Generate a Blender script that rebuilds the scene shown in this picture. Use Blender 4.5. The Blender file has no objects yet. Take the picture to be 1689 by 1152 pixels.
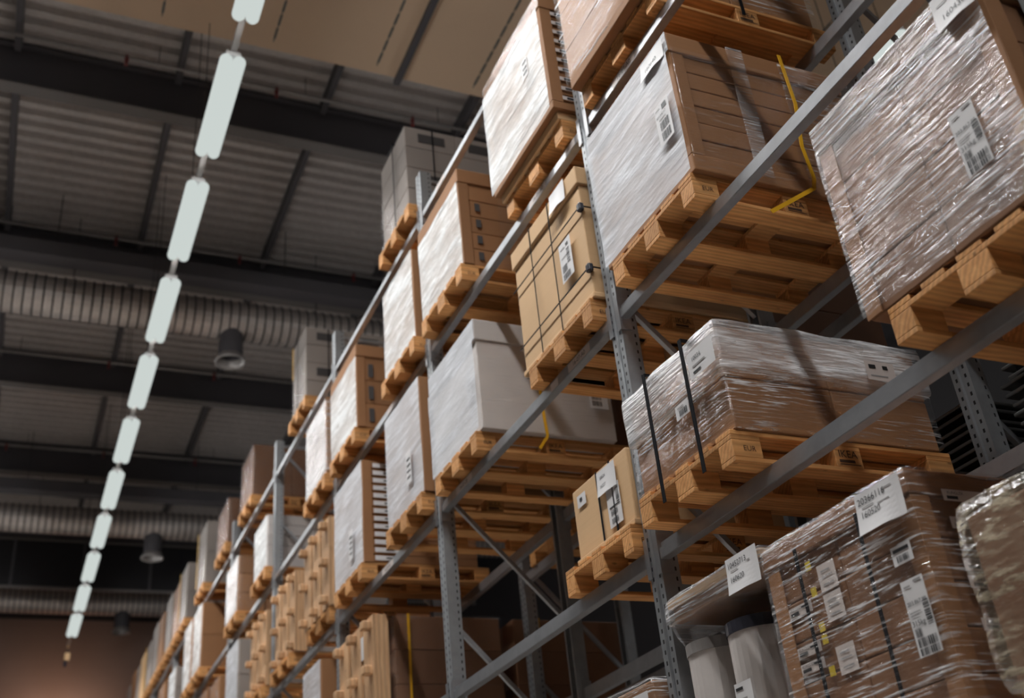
import bpy, bmesh, math, random
from mathutils import Matrix, Vector
C = bpy.context.scene.collection
sc = bpy.context.scene
rnd = random.Random(7)

# ------------------------------------------------------------------ camera, world, lamps, exposure
cam_d = bpy.data.cameras.new('camera'); cam = bpy.data.objects.new('camera', cam_d); C.objects.link(cam)
RX = (0.91500427, -0.39267778, -0.09258153)      # picture right, down and forward axes in the hall's axes
RY = (0.12259556, 0.48925119, -0.86348341)
RZ = (0.38436637, 0.77874092, 0.49580748)
M = Matrix((RX, [-v for v in RY], [-v for v in RZ])).transposed().to_4x4()
M.translation = Vector((-2.78371, -1.548224, -2.816434))
cam.matrix_world = M
cam_d.sensor_width = 36; cam_d.lens = 38.5644; cam_d.clip_end = 200
cam_d.dof.use_dof = True; cam_d.dof.focus_distance = 4.9; cam_d.dof.aperture_fstop = 1.7
sc.camera = cam
sc.view_settings.view_transform = 'Standard'; sc.view_settings.look = 'None'
sc.view_settings.gamma = 1; sc.view_settings.use_curve_mapping = False
sc.view_settings.exposure = 0.0
w = bpy.data.worlds.new('world'); sc.world = w; w.use_nodes = True
w.node_tree.nodes['Background'].inputs[0].default_value = (1.0, 0.86, 0.78, 1)
w.node_tree.nodes['Background'].inputs[1].default_value = 0.034
sc.cycles.use_denoising = True
sc.cycles.transparent_max_bounces = 24
sc.cycles.sample_clamp_indirect = 6

LAMP_X, LAMP_Z, LAMP_STEP = -1.545, 4.93, 1.956
LAMP_W = 105.0
def tube_lamps(x, y, z, power):
    # each fixture: a downward panel of light along the tubes and the tubes' sideways light
    d = bpy.data.lights.new('tube_lamp', 'AREA'); d.shape = 'RECTANGLE'; d.size = 0.24; d.size_y = 1.42
    d.energy = power * .66; d.color = LAMP_C; d.spread = math.radians(112)
    o = bpy.data.objects.new('tube_lamp', d); C.objects.link(o); o.location = (x, y, z - .075)
    for dy in (-.36, .36):
        d = bpy.data.lights.new('tube_lamp', 'POINT'); d.energy = power * .20; d.color = LAMP_C; d.shadow_soft_size = .07
        o = bpy.data.objects.new('tube_lamp', d); C.objects.link(o); o.location = (x, y + dy, z - .15)
LAMP_C = (1.0, 1.0, .99)
LAMPS = [5.70 - 0.73 + LAMP_STEP * k for k in range(-4, 11)]
for yl in LAMPS: tube_lamps(LAMP_X, yl, LAMP_Z, LAMP_W)
LAMPS2 = [4.58 + LAMP_STEP * k for k in range(-1, 5)]
for yl in LAMPS2: tube_lamps(4.52, yl, LAMP_Z, LAMP_W * .3)
_d = bpy.data.lights.new('wall_lamp', 'SPOT'); _d.energy = 400; _d.color = (1.0, 0.66, 0.47); _d.shadow_soft_size = 0.2
_d.spot_size = math.radians(125); _d.spot_blend = 1.0
_o = bpy.data.objects.new('wall_lamp', _d); C.objects.link(_o); _o.location = (-1.5, 29.6, 3.2)
_o.rotation_euler = (Vector((-1.5, 31.3, 3.9)) - Vector((-1.5, 29.6, 3.2))).to_track_quat('-Z', 'Y').to_euler()

# ------------------------------------------------------------------ material helpers
def new_mat(name):
    m = bpy.data.materials.new(name); m.use_nodes = True
    nt = m.node_tree; b = nt.nodes['Principled BSDF']
    return m, nt, b
def N(nt, t, **kw):
    n = nt.nodes.new(t)
    for k, v in kw.items(): setattr(n, k, v)
    return n
def noise(nt, scale, vec, detail=4, rough=.55):
    n = N(nt, 'ShaderNodeTexNoise'); n.inputs['Scale'].default_value = scale
    n.inputs['Detail'].default_value = detail; n.inputs['Roughness'].default_value = rough
    nt.links.new(vec, n.inputs['Vector']); return n.outputs['Fac']
def mapping(nt, scale=(1, 1, 1), rot=(0, 0, 0), rand=True, src='Object'):
    tc = N(nt, 'ShaderNodeTexCoord'); mp = N(nt, 'ShaderNodeMapping')
    mp.inputs['Scale'].default_value = scale; mp.inputs['Rotation'].default_value = rot
    v = tc.outputs[src]
    if rand:
        oi = N(nt, 'ShaderNodeObjectInfo'); ad = N(nt, 'ShaderNodeVectorMath', operation='MULTIPLY_ADD')
        cb = N(nt, 'ShaderNodeCombineXYZ')
        for i in range(3): nt.links.new(oi.outputs['Random'], cb.inputs[i])
        nt.links.new(cb.outputs[0], ad.inputs[0]); ad.inputs[1].default_value = (17, 31, 23); nt.links.new(v, ad.inputs[2])
        v = ad.outputs[0]
    nt.links.new(v, mp.inputs['Vector']); return mp.outputs[0]
def ramp(nt, fac, stops):
    r = N(nt, 'ShaderNodeValToRGB'); e = r.color_ramp.elements
    while len(e) < len(stops): e.new(0.5)
    for el, (p, c) in zip(e, stops):
        el.position = p; el.color = (c, c, c, 1) if not hasattr(c, '__len__') else (*c, 1)
    nt.links.new(fac, r.inputs[0]); return r.outputs[0]
def bump(nt, b, h, strength=.3, dist=.01):
    n = N(nt, 'ShaderNodeBump'); n.inputs['Strength'].default_value = strength; n.inputs['Distance'].default_value = dist
    nt.links.new(h, n.inputs['Height']); nt.links.new(n.outputs[0], b.inputs['Normal'])
def mulc(nt, a, bfac, lo, hi):
    # colour a scaled by a factor running lo..hi
    mr = N(nt, 'ShaderNodeMapRange'); mr.inputs['To Min'].default_value = lo; mr.inputs['To Max'].default_value = hi
    nt.links.new(bfac, mr.inputs['Value'])
    vm = N(nt, 'ShaderNodeVectorMath', operation='SCALE'); nt.links.new(mr.outputs[0], vm.inputs['Scale'])
    if isinstance(a, tuple): vm.inputs[0].default_value = a
    else: nt.links.new(a, vm.inputs[0])
    return vm.outputs[0]
def flat(name, col, rough=.5, metal=0., **kw):
    m, nt, b = new_mat(name)
    b.inputs['Base Color'].default_value = (*col, 1); b.inputs['Roughness'].default_value = rough; b.inputs['Metallic'].default_value = metal
    b.inputs['Specular IOR Level'].default_value = kw.get('spec', .5)
    v = mapping(nt); f = noise(nt, kw.get('ns', 6), v)
    nt.links.new(mulc(nt, tuple(col), f, kw.get('lo', .85), kw.get('hi', 1.15)), b.inputs['Base Color'])
    return m
def emit(name, col, s):
    m, nt, b = new_mat(name); nt.nodes.remove(b)
    e = N(nt, 'ShaderNodeEmission'); e.inputs[0].default_value = (*col, 1); e.inputs[1].default_value = s
    nt.links.new(e.outputs[0], nt.nodes['Material Output'].inputs['Surface']); return m
def cardboard(name, col):
    m, nt, b = new_mat(name); b.inputs['Roughness'].default_value = .72
    b.inputs['Specular IOR Level'].default_value = .25
    v = mapping(nt); f = noise(nt, 2.2, v, 5)
    fl = noise(nt, 1, mapping(nt, (2, 2, 110)), 2)
    oi = N(nt, 'ShaderNodeObjectInfo')
    c = mulc(nt, tuple(col), f, .86, 1.12)
    c = mulc(nt, c, fl, .96, 1.04)
    c = mulc(nt, c, oi.outputs['Random'], .9, 1.08)
    nt.links.new(c, b.inputs['Base Color']); bump(nt, b, fl, .12, .004)
    return m
def wood(name, c1, c2):
    m, nt, b = new_mat(name); b.inputs['Roughness'].default_value = .68
    b.inputs['Specular IOR Level'].default_value = .3
    v = mapping(nt, (1.5, 9, 9)); g = noise(nt, 3, v, 6, .6)
    v2 = mapping(nt, (1, 6, 6)); wv = N(nt, 'ShaderNodeTexWave'); wv.wave_type = 'RINGS'; wv.inputs['Scale'].default_value = 2.2
    wv.inputs['Distortion'].default_value = 5; wv.inputs['Detail'].default_value = 3; nt.links.new(v2, wv.inputs['Vector'])
    mx = N(nt, 'ShaderNodeMix', data_type='RGBA'); nt.links.new(ramp(nt, g, [(.3, 0.), (.72, 1.)]), mx.inputs['Factor'])
    mx.inputs['A'].default_value = (*c1, 1); mx.inputs['B'].default_value = (*c2, 1)
    c = mulc(nt, mx.outputs['Result'], wv.outputs['Fac'], .82, 1.08)
    oi = N(nt, 'ShaderNodeObjectInfo'); c = mulc(nt, c, oi.outputs['Random'], .78, 1.15)
    kn = N(nt, 'ShaderNodeTexVoronoi'); kn.inputs['Scale'].default_value = 5; nt.links.new(mapping(nt, (1, 2.2, 2.2)), kn.inputs['Vector'])
    c = mulc(nt, c, ramp(nt, kn.outputs['Distance'], [(.04, 0.), (.10, 1.)]), .5, 1.)
    nt.links.new(c, b.inputs['Base Color']); bump(nt, b, g, .2, .004)
    return m
def film(name, lo, hi, col=(.80, .80, .82), rough=.22, tilt=.0, bstr=.35, milk_and_glare=.0, dens=.5, fine=60, gloss=1.0, fu=2.6):
    # stretch film: clear glossy plastic with white wrinkle streaks painted in for lamp glints
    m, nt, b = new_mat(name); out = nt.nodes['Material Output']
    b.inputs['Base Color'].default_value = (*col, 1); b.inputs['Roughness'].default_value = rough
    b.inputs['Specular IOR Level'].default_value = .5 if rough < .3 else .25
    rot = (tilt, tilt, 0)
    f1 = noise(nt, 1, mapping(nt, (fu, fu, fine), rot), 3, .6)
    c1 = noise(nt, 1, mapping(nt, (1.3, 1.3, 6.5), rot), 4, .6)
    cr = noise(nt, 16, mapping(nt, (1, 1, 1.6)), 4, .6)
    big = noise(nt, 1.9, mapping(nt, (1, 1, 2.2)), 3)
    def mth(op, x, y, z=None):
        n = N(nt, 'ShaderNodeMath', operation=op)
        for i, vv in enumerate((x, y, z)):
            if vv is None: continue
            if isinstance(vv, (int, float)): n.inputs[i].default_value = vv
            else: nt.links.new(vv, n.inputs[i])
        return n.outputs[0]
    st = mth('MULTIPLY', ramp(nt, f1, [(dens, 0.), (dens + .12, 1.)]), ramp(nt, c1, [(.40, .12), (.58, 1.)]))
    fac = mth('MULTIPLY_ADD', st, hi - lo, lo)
    if milk_and_glare: fac = mth('MULTIPLY_ADD', ramp(nt, big, [(.35, 0.), (.65, 1.)]), milk_and_glare, fac)
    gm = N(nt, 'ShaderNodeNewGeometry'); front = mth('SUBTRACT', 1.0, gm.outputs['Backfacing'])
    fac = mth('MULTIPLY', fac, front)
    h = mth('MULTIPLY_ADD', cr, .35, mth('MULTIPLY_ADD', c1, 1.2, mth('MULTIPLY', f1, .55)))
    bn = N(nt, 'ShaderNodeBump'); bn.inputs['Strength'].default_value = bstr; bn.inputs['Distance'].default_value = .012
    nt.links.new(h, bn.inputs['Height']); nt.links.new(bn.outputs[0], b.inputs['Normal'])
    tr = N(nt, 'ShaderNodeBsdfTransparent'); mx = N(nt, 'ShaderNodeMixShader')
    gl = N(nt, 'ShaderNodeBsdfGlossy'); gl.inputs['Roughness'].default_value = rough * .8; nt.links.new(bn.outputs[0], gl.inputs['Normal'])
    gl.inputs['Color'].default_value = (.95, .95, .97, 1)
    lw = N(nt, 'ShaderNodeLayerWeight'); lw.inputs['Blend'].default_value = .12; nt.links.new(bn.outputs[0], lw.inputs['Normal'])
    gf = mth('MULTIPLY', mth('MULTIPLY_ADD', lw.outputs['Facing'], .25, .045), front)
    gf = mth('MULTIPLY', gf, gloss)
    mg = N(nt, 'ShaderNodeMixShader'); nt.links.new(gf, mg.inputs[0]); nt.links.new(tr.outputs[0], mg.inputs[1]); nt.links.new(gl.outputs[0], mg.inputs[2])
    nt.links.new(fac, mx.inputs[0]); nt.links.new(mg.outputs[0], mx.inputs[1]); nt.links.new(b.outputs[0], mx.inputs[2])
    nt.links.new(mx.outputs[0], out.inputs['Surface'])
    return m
def steel(name, col, rough, metal=.75):
    m, nt, b = new_mat(name); b.inputs['Metallic'].default_value = metal
    v = mapping(nt, (1, 1, 1)); f = noise(nt, 14, v, 5); g = noise(nt, 2.5, v, 4)
    nt.links.new(mulc(nt, mulc(nt, tuple(col), f, .8, 1.2), g, .88, 1.12), b.inputs['Base Color'])
    mr = N(nt, 'ShaderNodeMapRange'); mr.inputs['To Min'].default_value = rough - .08; mr.inputs['To Max'].default_value = rough + .12
    nt.links.new(g, mr.inputs['Value']); nt.links.new(mr.outputs[0], b.inputs['Roughness'])
    return m
def post_steel(name, col):
    # galvanized upright with two columns of punched slots every 50 mm on the aisle face and one on the sides
    m = steel(name, col, .42, .6); nt = m.node_tree; b = nt.nodes['Principled BSDF']
    tc = N(nt, 'ShaderNodeTexCoord'); sx = N(nt, 'ShaderNodeSeparateXYZ'); nt.links.new(tc.outputs['Object'], sx.inputs[0])
    gm = N(nt, 'ShaderNodeNewGeometry'); sn = N(nt, 'ShaderNodeSeparateXYZ'); nt.links.new(tc.outputs['Normal'], sn.inputs[0])
    def math_(op, a, bb=None, c=None):
        n = N(nt, 'ShaderNodeMath', operation=op)
        for i, vv in enumerate((a, bb, c)):
            if vv is None: continue
            if isinstance(vv, (int, float)): n.inputs[i].default_value = vv
            else: nt.links.new(vv, n.inputs[i])
        return n.outputs[0]
    def slots(coord, off, half, zoff):
        d = math_('ABSOLUTE', math_('SUBTRACT', math_('ABSOLUTE', coord), off))
        z = math_('ABSOLUTE', math_('SUBTRACT', math_('FRACT', math_('DIVIDE', math_('ADD', sx.outputs['Z'], zoff + 10), .05)), .5))
        return math_('MULTIPLY', math_('LESS_THAN', d, half), math_('LESS_THAN', z, .2))
    fr = math_('MULTIPLY', slots(sx.outputs['Y'], .03, .0065, 0), math_('GREATER_THAN', math_('ABSOLUTE', sn.outputs['X']), .7))
    sd = math_('MULTIPLY', slots(math_('SUBTRACT', sx.outputs['X'], .078), .0, .005, .02), math_('GREATER_THAN', math_('ABSOLUTE', sn.outputs['Y']), .7))
    hole = math_('MAXIMUM', fr, sd)
    old = b.inputs['Base Color'].links[0].from_socket
    mx = N(nt, 'ShaderNodeMix', data_type='RGBA'); nt.links.new(hole, mx.inputs['Factor']); nt.links.new(old, mx.inputs['A']); mx.inputs['B'].default_value = (.006, .006, .007, 1)
    nt.links.new(mx.outputs['Result'], b.inputs['Base Color'])
    nt.links.new(math_('MULTIPLY', math_('SUBTRACT', 1., hole), .6), b.inputs['Metallic'])
    return m

MT = {}
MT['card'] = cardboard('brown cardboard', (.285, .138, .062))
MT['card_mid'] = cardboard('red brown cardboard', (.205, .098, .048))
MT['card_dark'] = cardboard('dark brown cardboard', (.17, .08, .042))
MT['card_tan'] = cardboard('tan cardboard', (.66, .43, .235))
MT['card_white'] = cardboard('white cardboard', (.50, .46, .44))
MT['card_grey'] = cardboard('grey moulded cardboard', (.29, .252, .228))
MT['wood'] = wood('pine wood', (.70, .36, .135), (.50, .22, .07))
MT['wood_pale'] = wood('pale pressed wood', (.60, .375, .21), (.50, .29, .15))
MT['film'] = film('clear stretch film', .012, .8, tilt=.05, bstr=.8, rough=.18, gloss=1.8, dens=.53, fine=95, fu=5)
MT['film_side'] = film('thin clear stretch film', .01, .16, gloss=1.0, bstr=.5, rough=.16, dens=.56, fine=90, fu=5)
MT['film_heavy'] = film('many layers of stretch film', .03, .60, tilt=.06, milk_and_glare=.20, dens=.5, bstr=.75, gloss=1.5, fine=90, fu=4)
MT['film_glare'] = film('stretch film with glare painted in', .12, .85, tilt=.06, milk_and_glare=.5, dens=.44, bstr=.9, gloss=2.0, fine=80, fu=5)  # denser white painted in where the film glares
MT['film_white'] = film('milky film with painted glare', .60, .88, (.62, .635, .675), .46, .05, .4, .16, .46, 26, .45)  # white film whose colour also stands in for lamp glare
MT['film_bright'] = film('wrinkled film with painted glare', .44, .90, (.66, .675, .68), .45, .06, 1.0, .34, .46, 20, .45, fu=3)  # lamp glare on the upper fronts put into the white colour
MT['film_streak'] = film('streaked stretch film', .01, .75, tilt=.06, bstr=.6, rough=.3, gloss=.35, dens=.52, fine=60, fu=3)
MT['film_cone'] = film('stretched film skirt', .16, .6, tilt=.05, milk_and_glare=.2, bstr=.5, gloss=1.6, dens=.52, fine=60, fu=3)
MT['film_olive'] = film('yellowish stretch film', 0.06, .85, (.58, .51, .38), .14, .45, 1.0, .08, .50, 40, 2.5, fu=9)
MT['steel'] = steel('galvanized beam steel', (.36, .37, .39), .33, .65)
MT['post'] = post_steel('punched galvanized steel', (.33, .345, .36))
MT['brace'] = steel('galvanized brace steel', (.36, .37, .39), .45)
MT['strap'] = flat('black plastic strap', (.006, .006, .008), .7, spec=.08)
MT['strap_yellow'] = flat('yellow plastic strap', (.75, .40, .015), .4)
MT['paper'] = flat('white label paper', (.66, .65, .66), .55, lo=.94, hi=1.04)
MT['paper_dim'] = flat('grey label paper', (.60, .53, .50), .6, lo=.9, hi=1.05)
MT['ink'] = flat('black printing ink', (.02, .02, .022), .5)
MT['ink_faint'] = flat('faint grey print', (.30, .29, .29), .5)
MT['stamp'] = flat('burnt wood stamp', (.055, .025, .012), .7)
MT['tape_yellow'] = flat('yellow sticker', (.62, .45, .03), .5)
MT['deck'] = steel('corrugated roof steel', (.58, .54, .52), .5, .25)
MT['flange'] = flat('rafter flange painted as lit', (.17, .155, .15), .6, ns=1.5)  # rafter paint made lighter: light from below put into the colour
MT['seam'] = flat('dark duct seam', (.07, .065, .065), .5)
MT['rafter'] = flat('dark grey rafter paint', (.085, .08, .088), .55, ns=1.5)
MT['soffit'] = flat('beige soffit board', (.66, .48, .33), .7, ns=.8, lo=.94, hi=1.06)
MT['joint'] = flat('grey joint strip', (.10, .11, .11), .6, ns=40, lo=.3, hi=1.7)
MT['duct'] = steel('spiral duct zinc', (.50, .45, .42), .42, .6)
MT['pipe'] = steel('pipe steel', (.34, .32, .31), .45, .5)
MT['red'] = flat('red sprinkler paint', (.20, .03, .03), .4)
MT['wall'] = flat('brown plaster wall', (.16, .115, .10), .8, ns=.7)
MT['wall_dark'] = flat('dark wall cladding', (.016, .015, .018), .6, ns=.5)
MT['floor'] = flat('concrete floor', (.36, .33, .30), .5, ns=.6)
MT['tube'] = emit('lit tube glass', (.595, .65, .625), 1.0)
MT['housing'] = flat('white lamp housing', (.5, .5, .5), .4)
MT['wire'] = flat('dark steel wire', (.05, .05, .05), .5)
MT['roll'] = flat('white wrapped roll', (.56, .52, .50), .45)
MT['plastic_dark'] = flat('dark plastic sheet', (.03, .03, .04), .25)
MT['tray'] = steel('folded steel tray', (.26, .255, .25), .28, .9)
MT['dark_gap'] = flat('dark opening', (.05, .045, .045), .8)

# ------------------------------------------------------------------ object helpers
def tag(o, label=None, cat=None, group=None, kind=None):
    if label: o['label'] = label
    if cat: o['category'] = cat
    if group: o['group'] = group
    if kind: o['kind'] = kind
    return o
def thing(name, label, cat, loc=(0, 0, 0), group=None):
    o = bpy.data.objects.new(name, None); C.objects.link(o); o.location = loc; o.empty_display_size = .1
    return tag(o, label, cat, group)
def obj(name, bm, mats, parent=None, smooth=False, label=None):
    me = bpy.data.meshes.new(name); bm.to_mesh(me); bm.free()
    for m in (mats if isinstance(mats, (list, tuple)) else [mats]): me.materials.append(MT[m])
    if smooth:
        for p in me.polygons: p.use_smooth = True
    o = bpy.data.objects.new(name, me); C.objects.link(o)
    if parent is not None:
        base = parent
        off = Vector((0, 0, 0))
        while base is not None: off += base.location; base = base.parent
        ctr = sum((Vector(c) for c in o.bound_box), Vector()) / 8
        me.transform(Matrix.Translation(-ctr)); o.parent = parent; o.location = ctr - off
    if label: o['label'] = label
    return o
def box(bm, x0, x1, y0, y1, z0, z1, bev=0., mi=0, rot=None):
    r = bmesh.ops.create_cube(bm, size=1, matrix=Matrix.Translation(((x0 + x1) / 2, (y0 + y1) / 2, (z0 + z1) / 2)) @ (rot or Matrix()) @ Matrix.Diagonal((x1 - x0, y1 - y0, z1 - z0, 1)))
    vs = r['verts']; fs = {f for v in vs for f in v.link_faces}
    for f in fs: f.material_index = mi
    if bev > 0:
        es = list({e for v in vs for e in v.link_edges})
        bmesh.ops.bevel(bm, geom=es, offset=bev, segments=2, profile=.5, affect='EDGES')
    return vs
def B(*a, **k):
    bm = bmesh.new(); box(bm, *a, **k); return bm
def tube(bm, p, q, r, seg=10, mi=0, caps=True):
    p = Vector(p); q = Vector(q); d = q - p
    m = Matrix.Translation((p + q) / 2) @ d.to_track_quat('Z', 'Y').to_matrix().to_4x4()
    res = bmesh.ops.create_cone(bm, cap_ends=caps, segments=seg, radius1=r, radius2=r, depth=d.length, matrix=m)
    for f in {f for v in res['verts'] for f in v.link_faces}: f.material_index = mi
    return res['verts']
def bar(bm, p, q, wd, th, mi=0):
    # flat bar between two points; wd across in the y direction, th in the other
    p = Vector(p); q = Vector(q); d = (q - p); L = d.length; d.normalize()
    yv = Vector((0, 1, 0)); nv = d.cross(yv).normalized()
    m = Matrix((d, yv, nv)).transposed().to_4x4(); m.translation = (p + q) / 2
    bmesh.ops.create_cube(bm, size=1, matrix=m @ Matrix.Diagonal((L, wd, th, 1)))
def prism(bm, prof, y0, y1, mi=0):
    # closed (x, z) profile extruded along y
    a = [bm.verts.new((x, y0, z)) for x, z in prof]; b = [bm.verts.new((x, y1, z)) for x, z in prof]
    n = len(prof)
    for i in range(n):
        f = bm.faces.new((a[i], a[(i + 1) % n], b[(i + 1) % n], b[i])); f.material_index = mi
    bm.faces.new(a[::-1]).material_index = mi; bm.faces.new(b).material_index = mi
    bmesh.ops.recalc_face_normals(bm, faces=bm.faces)
def copy_tree(o, parent=None, skip=()):
    c = o.copy(); C.objects.link(c)
    if parent is not None: c.parent = parent
    for ch in KIDS.get(o, list(o.children)):
        if ch.name.split('.')[0] not in skip: copy_tree(ch, c)
    return c
KIDS = {}
_txt = {}
def text_mesh(s):
    if s not in _txt:
        cu = bpy.data.curves.new('lettering', 'FONT'); cu.body = s; cu.size = 1.0; cu.resolution_u = 3
        t = bpy.data.objects.new('lettering', cu); C.objects.link(t); bpy.context.view_layer.update()
        _txt[s] = bpy.data.meshes.new_from_object(t.evaluated_get(bpy.context.evaluated_depsgraph_get()))
        bpy.data.objects.remove(t)
    return _txt[s]
FRONT = Matrix(((0, 0, -1, 0), (-1, 0, 0, 0), (0, 1, 0, 0), (0, 0, 0, 1)))   # u -> -y, v -> z, out -> -x
SIDE = Matrix(((1, 0, 0, 0), (0, 0, -1, 0), (0, 1, 0, 0), (0, 0, 0, 1)))     # u -> x, v -> z, out -> -y
def put(bm, mat, s, u, v, size, mi=1, d=.0016):
    tm = text_mesh(s); b2 = bmesh.new(); b2.from_mesh(tm)
    b2.transform(mat @ Matrix.Translation((u, v, d)) @ Matrix.Diagonal((size, size, 1, 1)))
    tmp = bpy.data.meshes.new('t'); b2.to_mesh(tmp); b2.free()
    n0 = len(bm.faces); bm.from_mesh(tmp); bpy.data.meshes.remove(tmp)
    bm.faces.ensure_lookup_table()
    for f in bm.faces[n0:]: f.material_index = mi
def quad(bm, mat, u0, u1, v0, v1, d, mi):
    f = bm.faces.new([bm.verts.new(mat @ Vector((a, b, d))) for a, b in ((u0, v0), (u1, v0), (u1, v1), (u0, v1))]); f.material_index = mi
def barcode(bm, mat, u, v, wd, ht, n=14, d=.0016, vertical=False, seed=0):
    r = random.Random(seed + int(u * 999) + n); c = 0
    L = ht if vertical else wd
    while c < L * .97:
        t = L / n * r.choice((.35, .6, 1.0)); 
        if vertical: quad(bm, mat, u, u + wd, v + c, v + min(c + t, L), d, 1)
        else: quad(bm, mat, u + c, u + min(c + t, L), v, v + ht, d, 1)
        c += t + L / n * r.choice((.3, .5, .8))
def label(parent, name, plane, origin, wd, ht, items=(), tilt=0., curl=0., paper='paper'):
    # origin: world position of the sheet's lower left corner seen from outside
    base = Matrix.Translation(Vector(origin)) @ (FRONT if plane == 'f' else SIDE) @ Matrix.Rotation(tilt, 4, 'Z')
    bm = bmesh.new()
    n = 8
    rows = [[bm.verts.new((wd * i / n, ht * j / n, 0)) for i in range(n + 1)] for j in range(n + 1)]
    for j in range(n):
        for i in range(n): bm.faces.new((rows[j][i], rows[j][i + 1], rows[j + 1][i + 1], rows[j + 1][i]))
    ident = Matrix()
    for it in items:
        if it[0] == 't': put(bm, ident, it[1], it[2], it[3], it[4])
        elif it[0] == 'b': barcode(bm, ident, *it[1:5], seed=len(items))
        elif it[0] == 'v': barcode(bm, ident, *it[1:5], vertical=True, seed=3)
        elif it[0] == 'l': quad(bm, ident, it[1], it[1] + it[3], it[2], it[2] + it[4], .0016, it[5] if len(it) > 5 else 2)
    for vtx in bm.verts:
        u, vv, d = vtx.co
        k = max(0., 1 - vv / ht)
        vtx.co.z += curl * k * k * (1 + .5 * math.sin(u / wd * 5)) + abs(curl) * .25 * math.sin(u / wd * 9 + 2) * k
    bm.transform(base)
    return obj(name, bm, [paper, 'ink', 'ink_faint'], parent)

# ------------------------------------------------------------------ the setting
def struct(name, bm, mats, parent=None, **k):
    o = obj(name, bm, mats, parent, **k); o['kind'] = 'structure'; return o
FLOOR = -4.42; DECK = 8.3; ZB = 7.6
struct('floor', B(-9, 14, -8, 32, FLOOR - .1, FLOOR), 'floor')
bm = bmesh.new()
prof = []; y = 2.0
while y < 31.2:
    prof += [(y, DECK), (y + .10, DECK), (y + .125, DECK + .10), (y + .225, DECK + .10)]; y += .25
va = [bm.verts.new((-9, a, b)) for a, b in prof]; vb = [bm.verts.new((14, a, b)) for a, b in prof]
for i in range(len(prof) - 1): bm.faces.new((va[i], vb[i], vb[i + 1], va[i + 1]))
struct('ceiling', bm, 'deck')
RAFT_Y = [10.2 + 4.05 * k for k in range(0, 5)]
for yy in RAFT_Y:
    bm = bmesh.new()
    box(bm, -9, 14, yy - .012, yy + .012, ZB, DECK - .02)
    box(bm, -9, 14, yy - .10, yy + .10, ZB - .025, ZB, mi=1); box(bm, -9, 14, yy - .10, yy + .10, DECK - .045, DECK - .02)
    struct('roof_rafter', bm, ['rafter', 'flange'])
spans = [(8.7, 10.06)] + [(RAFT_Y[i] + .14, RAFT_Y[i + 1] - .14) for i in range(4)]
for i, (a, b) in enumerate(spans):
    for px in [-5.65 + 2.0 * k for k in range(9)]:
        bm = bmesh.new(); box(bm, px - .04, px + .04, a, b, DECK - .22, DECK - .005); struct('roof_purlin', bm, 'rafter')
# beige soffit over the near end of the aisle, with joint strips
SOF_Y = 8.58
sof = struct('trim_1', B(-9, 14, -8, SOF_Y, ZB, ZB + .08), 'soffit')
for px in [-3.4 + 1.345 * k for k in range(-1, 10)]:
    bm = bmesh.new(); yj = 2.0
    while yj < SOF_Y - .2: box(bm, px - .014, px + .014, yj, yj + .17, ZB - .010, ZB - .001); box(bm, px - .006, px + .006, yj + .17, yj + .23, ZB - .006, ZB - .001); yj += .23
    struct('trim_2', bm, 'joint')
struct('trim_3', B(.92, 1.0, 2, SOF_Y + .05, ZB - .09, ZB - .013), 'rafter')
struct('wall_back', B(-9, 9, 31.3, 31.5, FLOOR, 7.1), 'wall')
struct('wall_right', B(9, 9.2, -8, 31.3, FLOOR, DECK), 'wall_dark')
struct('wall_upper', B(-9, 9, 31.25, 31.5, 7.1, DECK + .2), 'wall_dark')
# dark smoke screen hanging from the last rafter
struct('wall_screen', B(-9, 9, 26.36, 26.40, 6.42, ZB - .03), 'wall_dark')
struct('trim_5', B(-9, 9, 26.34, 26.42, 6.36, 6.419), 'flange')
for px in (-4.6, -3.0, -1.4, .2, 1.8): struct('trim_4', B(px - .03, px + .03, 26.33, 26.355, 6.42, ZB - .03), 'rafter')

# ------------------------------------------------------------------ ceiling lights
def light_proto():
    t = thing('tube_light', 'x', 'ceiling light', (0, 0, 0), 'tube lights in a row over the aisle')
    obj('housing', B(-.075, .075, -.72, .72, .045, .10, bev=.01), 'housing', t)
    for s in (-1, 1):
        bm = bmesh.new(); res = tube(bm, (s * .0615, -.68, 0), (s * .0615, .68, 0), .062, 16)
        for yy in (-.68, .68):
            bmesh.ops.create_uvsphere(bm, u_segments=16, v_segments=8, radius=.062, matrix=Matrix.Translation((s * .0615, yy, 0)))
        obj('tube', bm, 'tube', t, smooth=True)
    for yy in (-.5, .2):
        bm = bmesh.new(); tube(bm, (.045, yy, .10), (.045, yy, DECK - LAMP_Z - .01), .006, 6); obj('wire', bm, 'wire', t)
    KIDS[t] = list(t.children)
    return t
lp = light_proto(); first = True
ORD = ['first', 'second', 'third', 'fourth', 'fifth', 'sixth', 'seventh', 'eighth', 'ninth', 'tenth', 'eleventh', 'twelfth']
vis = [y for y in LAMPS if y > 4.2]
for i, yl in enumerate(LAMPS):
    o = lp if first else copy_tree(lp, skip=('wire',) if i % 2 else ()); first = False
    o.location = (LAMP_X, yl, LAMP_Z)
    if yl > 4.2:
        k = vis.index(yl)
        o['label'] = ('lit white twin tube light cut by the top picture edge under the beige soffit' if k == 0 else
                      'lit white twin tube light of the hanging row, %s down from the beige soffit' % ORD[k] if k < len(vis) - 1 else
                      'lit white twin tube light ending the row by the far brown wall')
    else: o['label'] = 'twin tube light over the aisle behind the camera'
for i, yl in enumerate(LAMPS2):
    o = copy_tree(lp); o.location = (4.52, yl, LAMP_Z)
    o['label'] = 'lit tube light beyond the racks above the next aisle'; o['group'] = 'tube lights over the next aisle'
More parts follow.
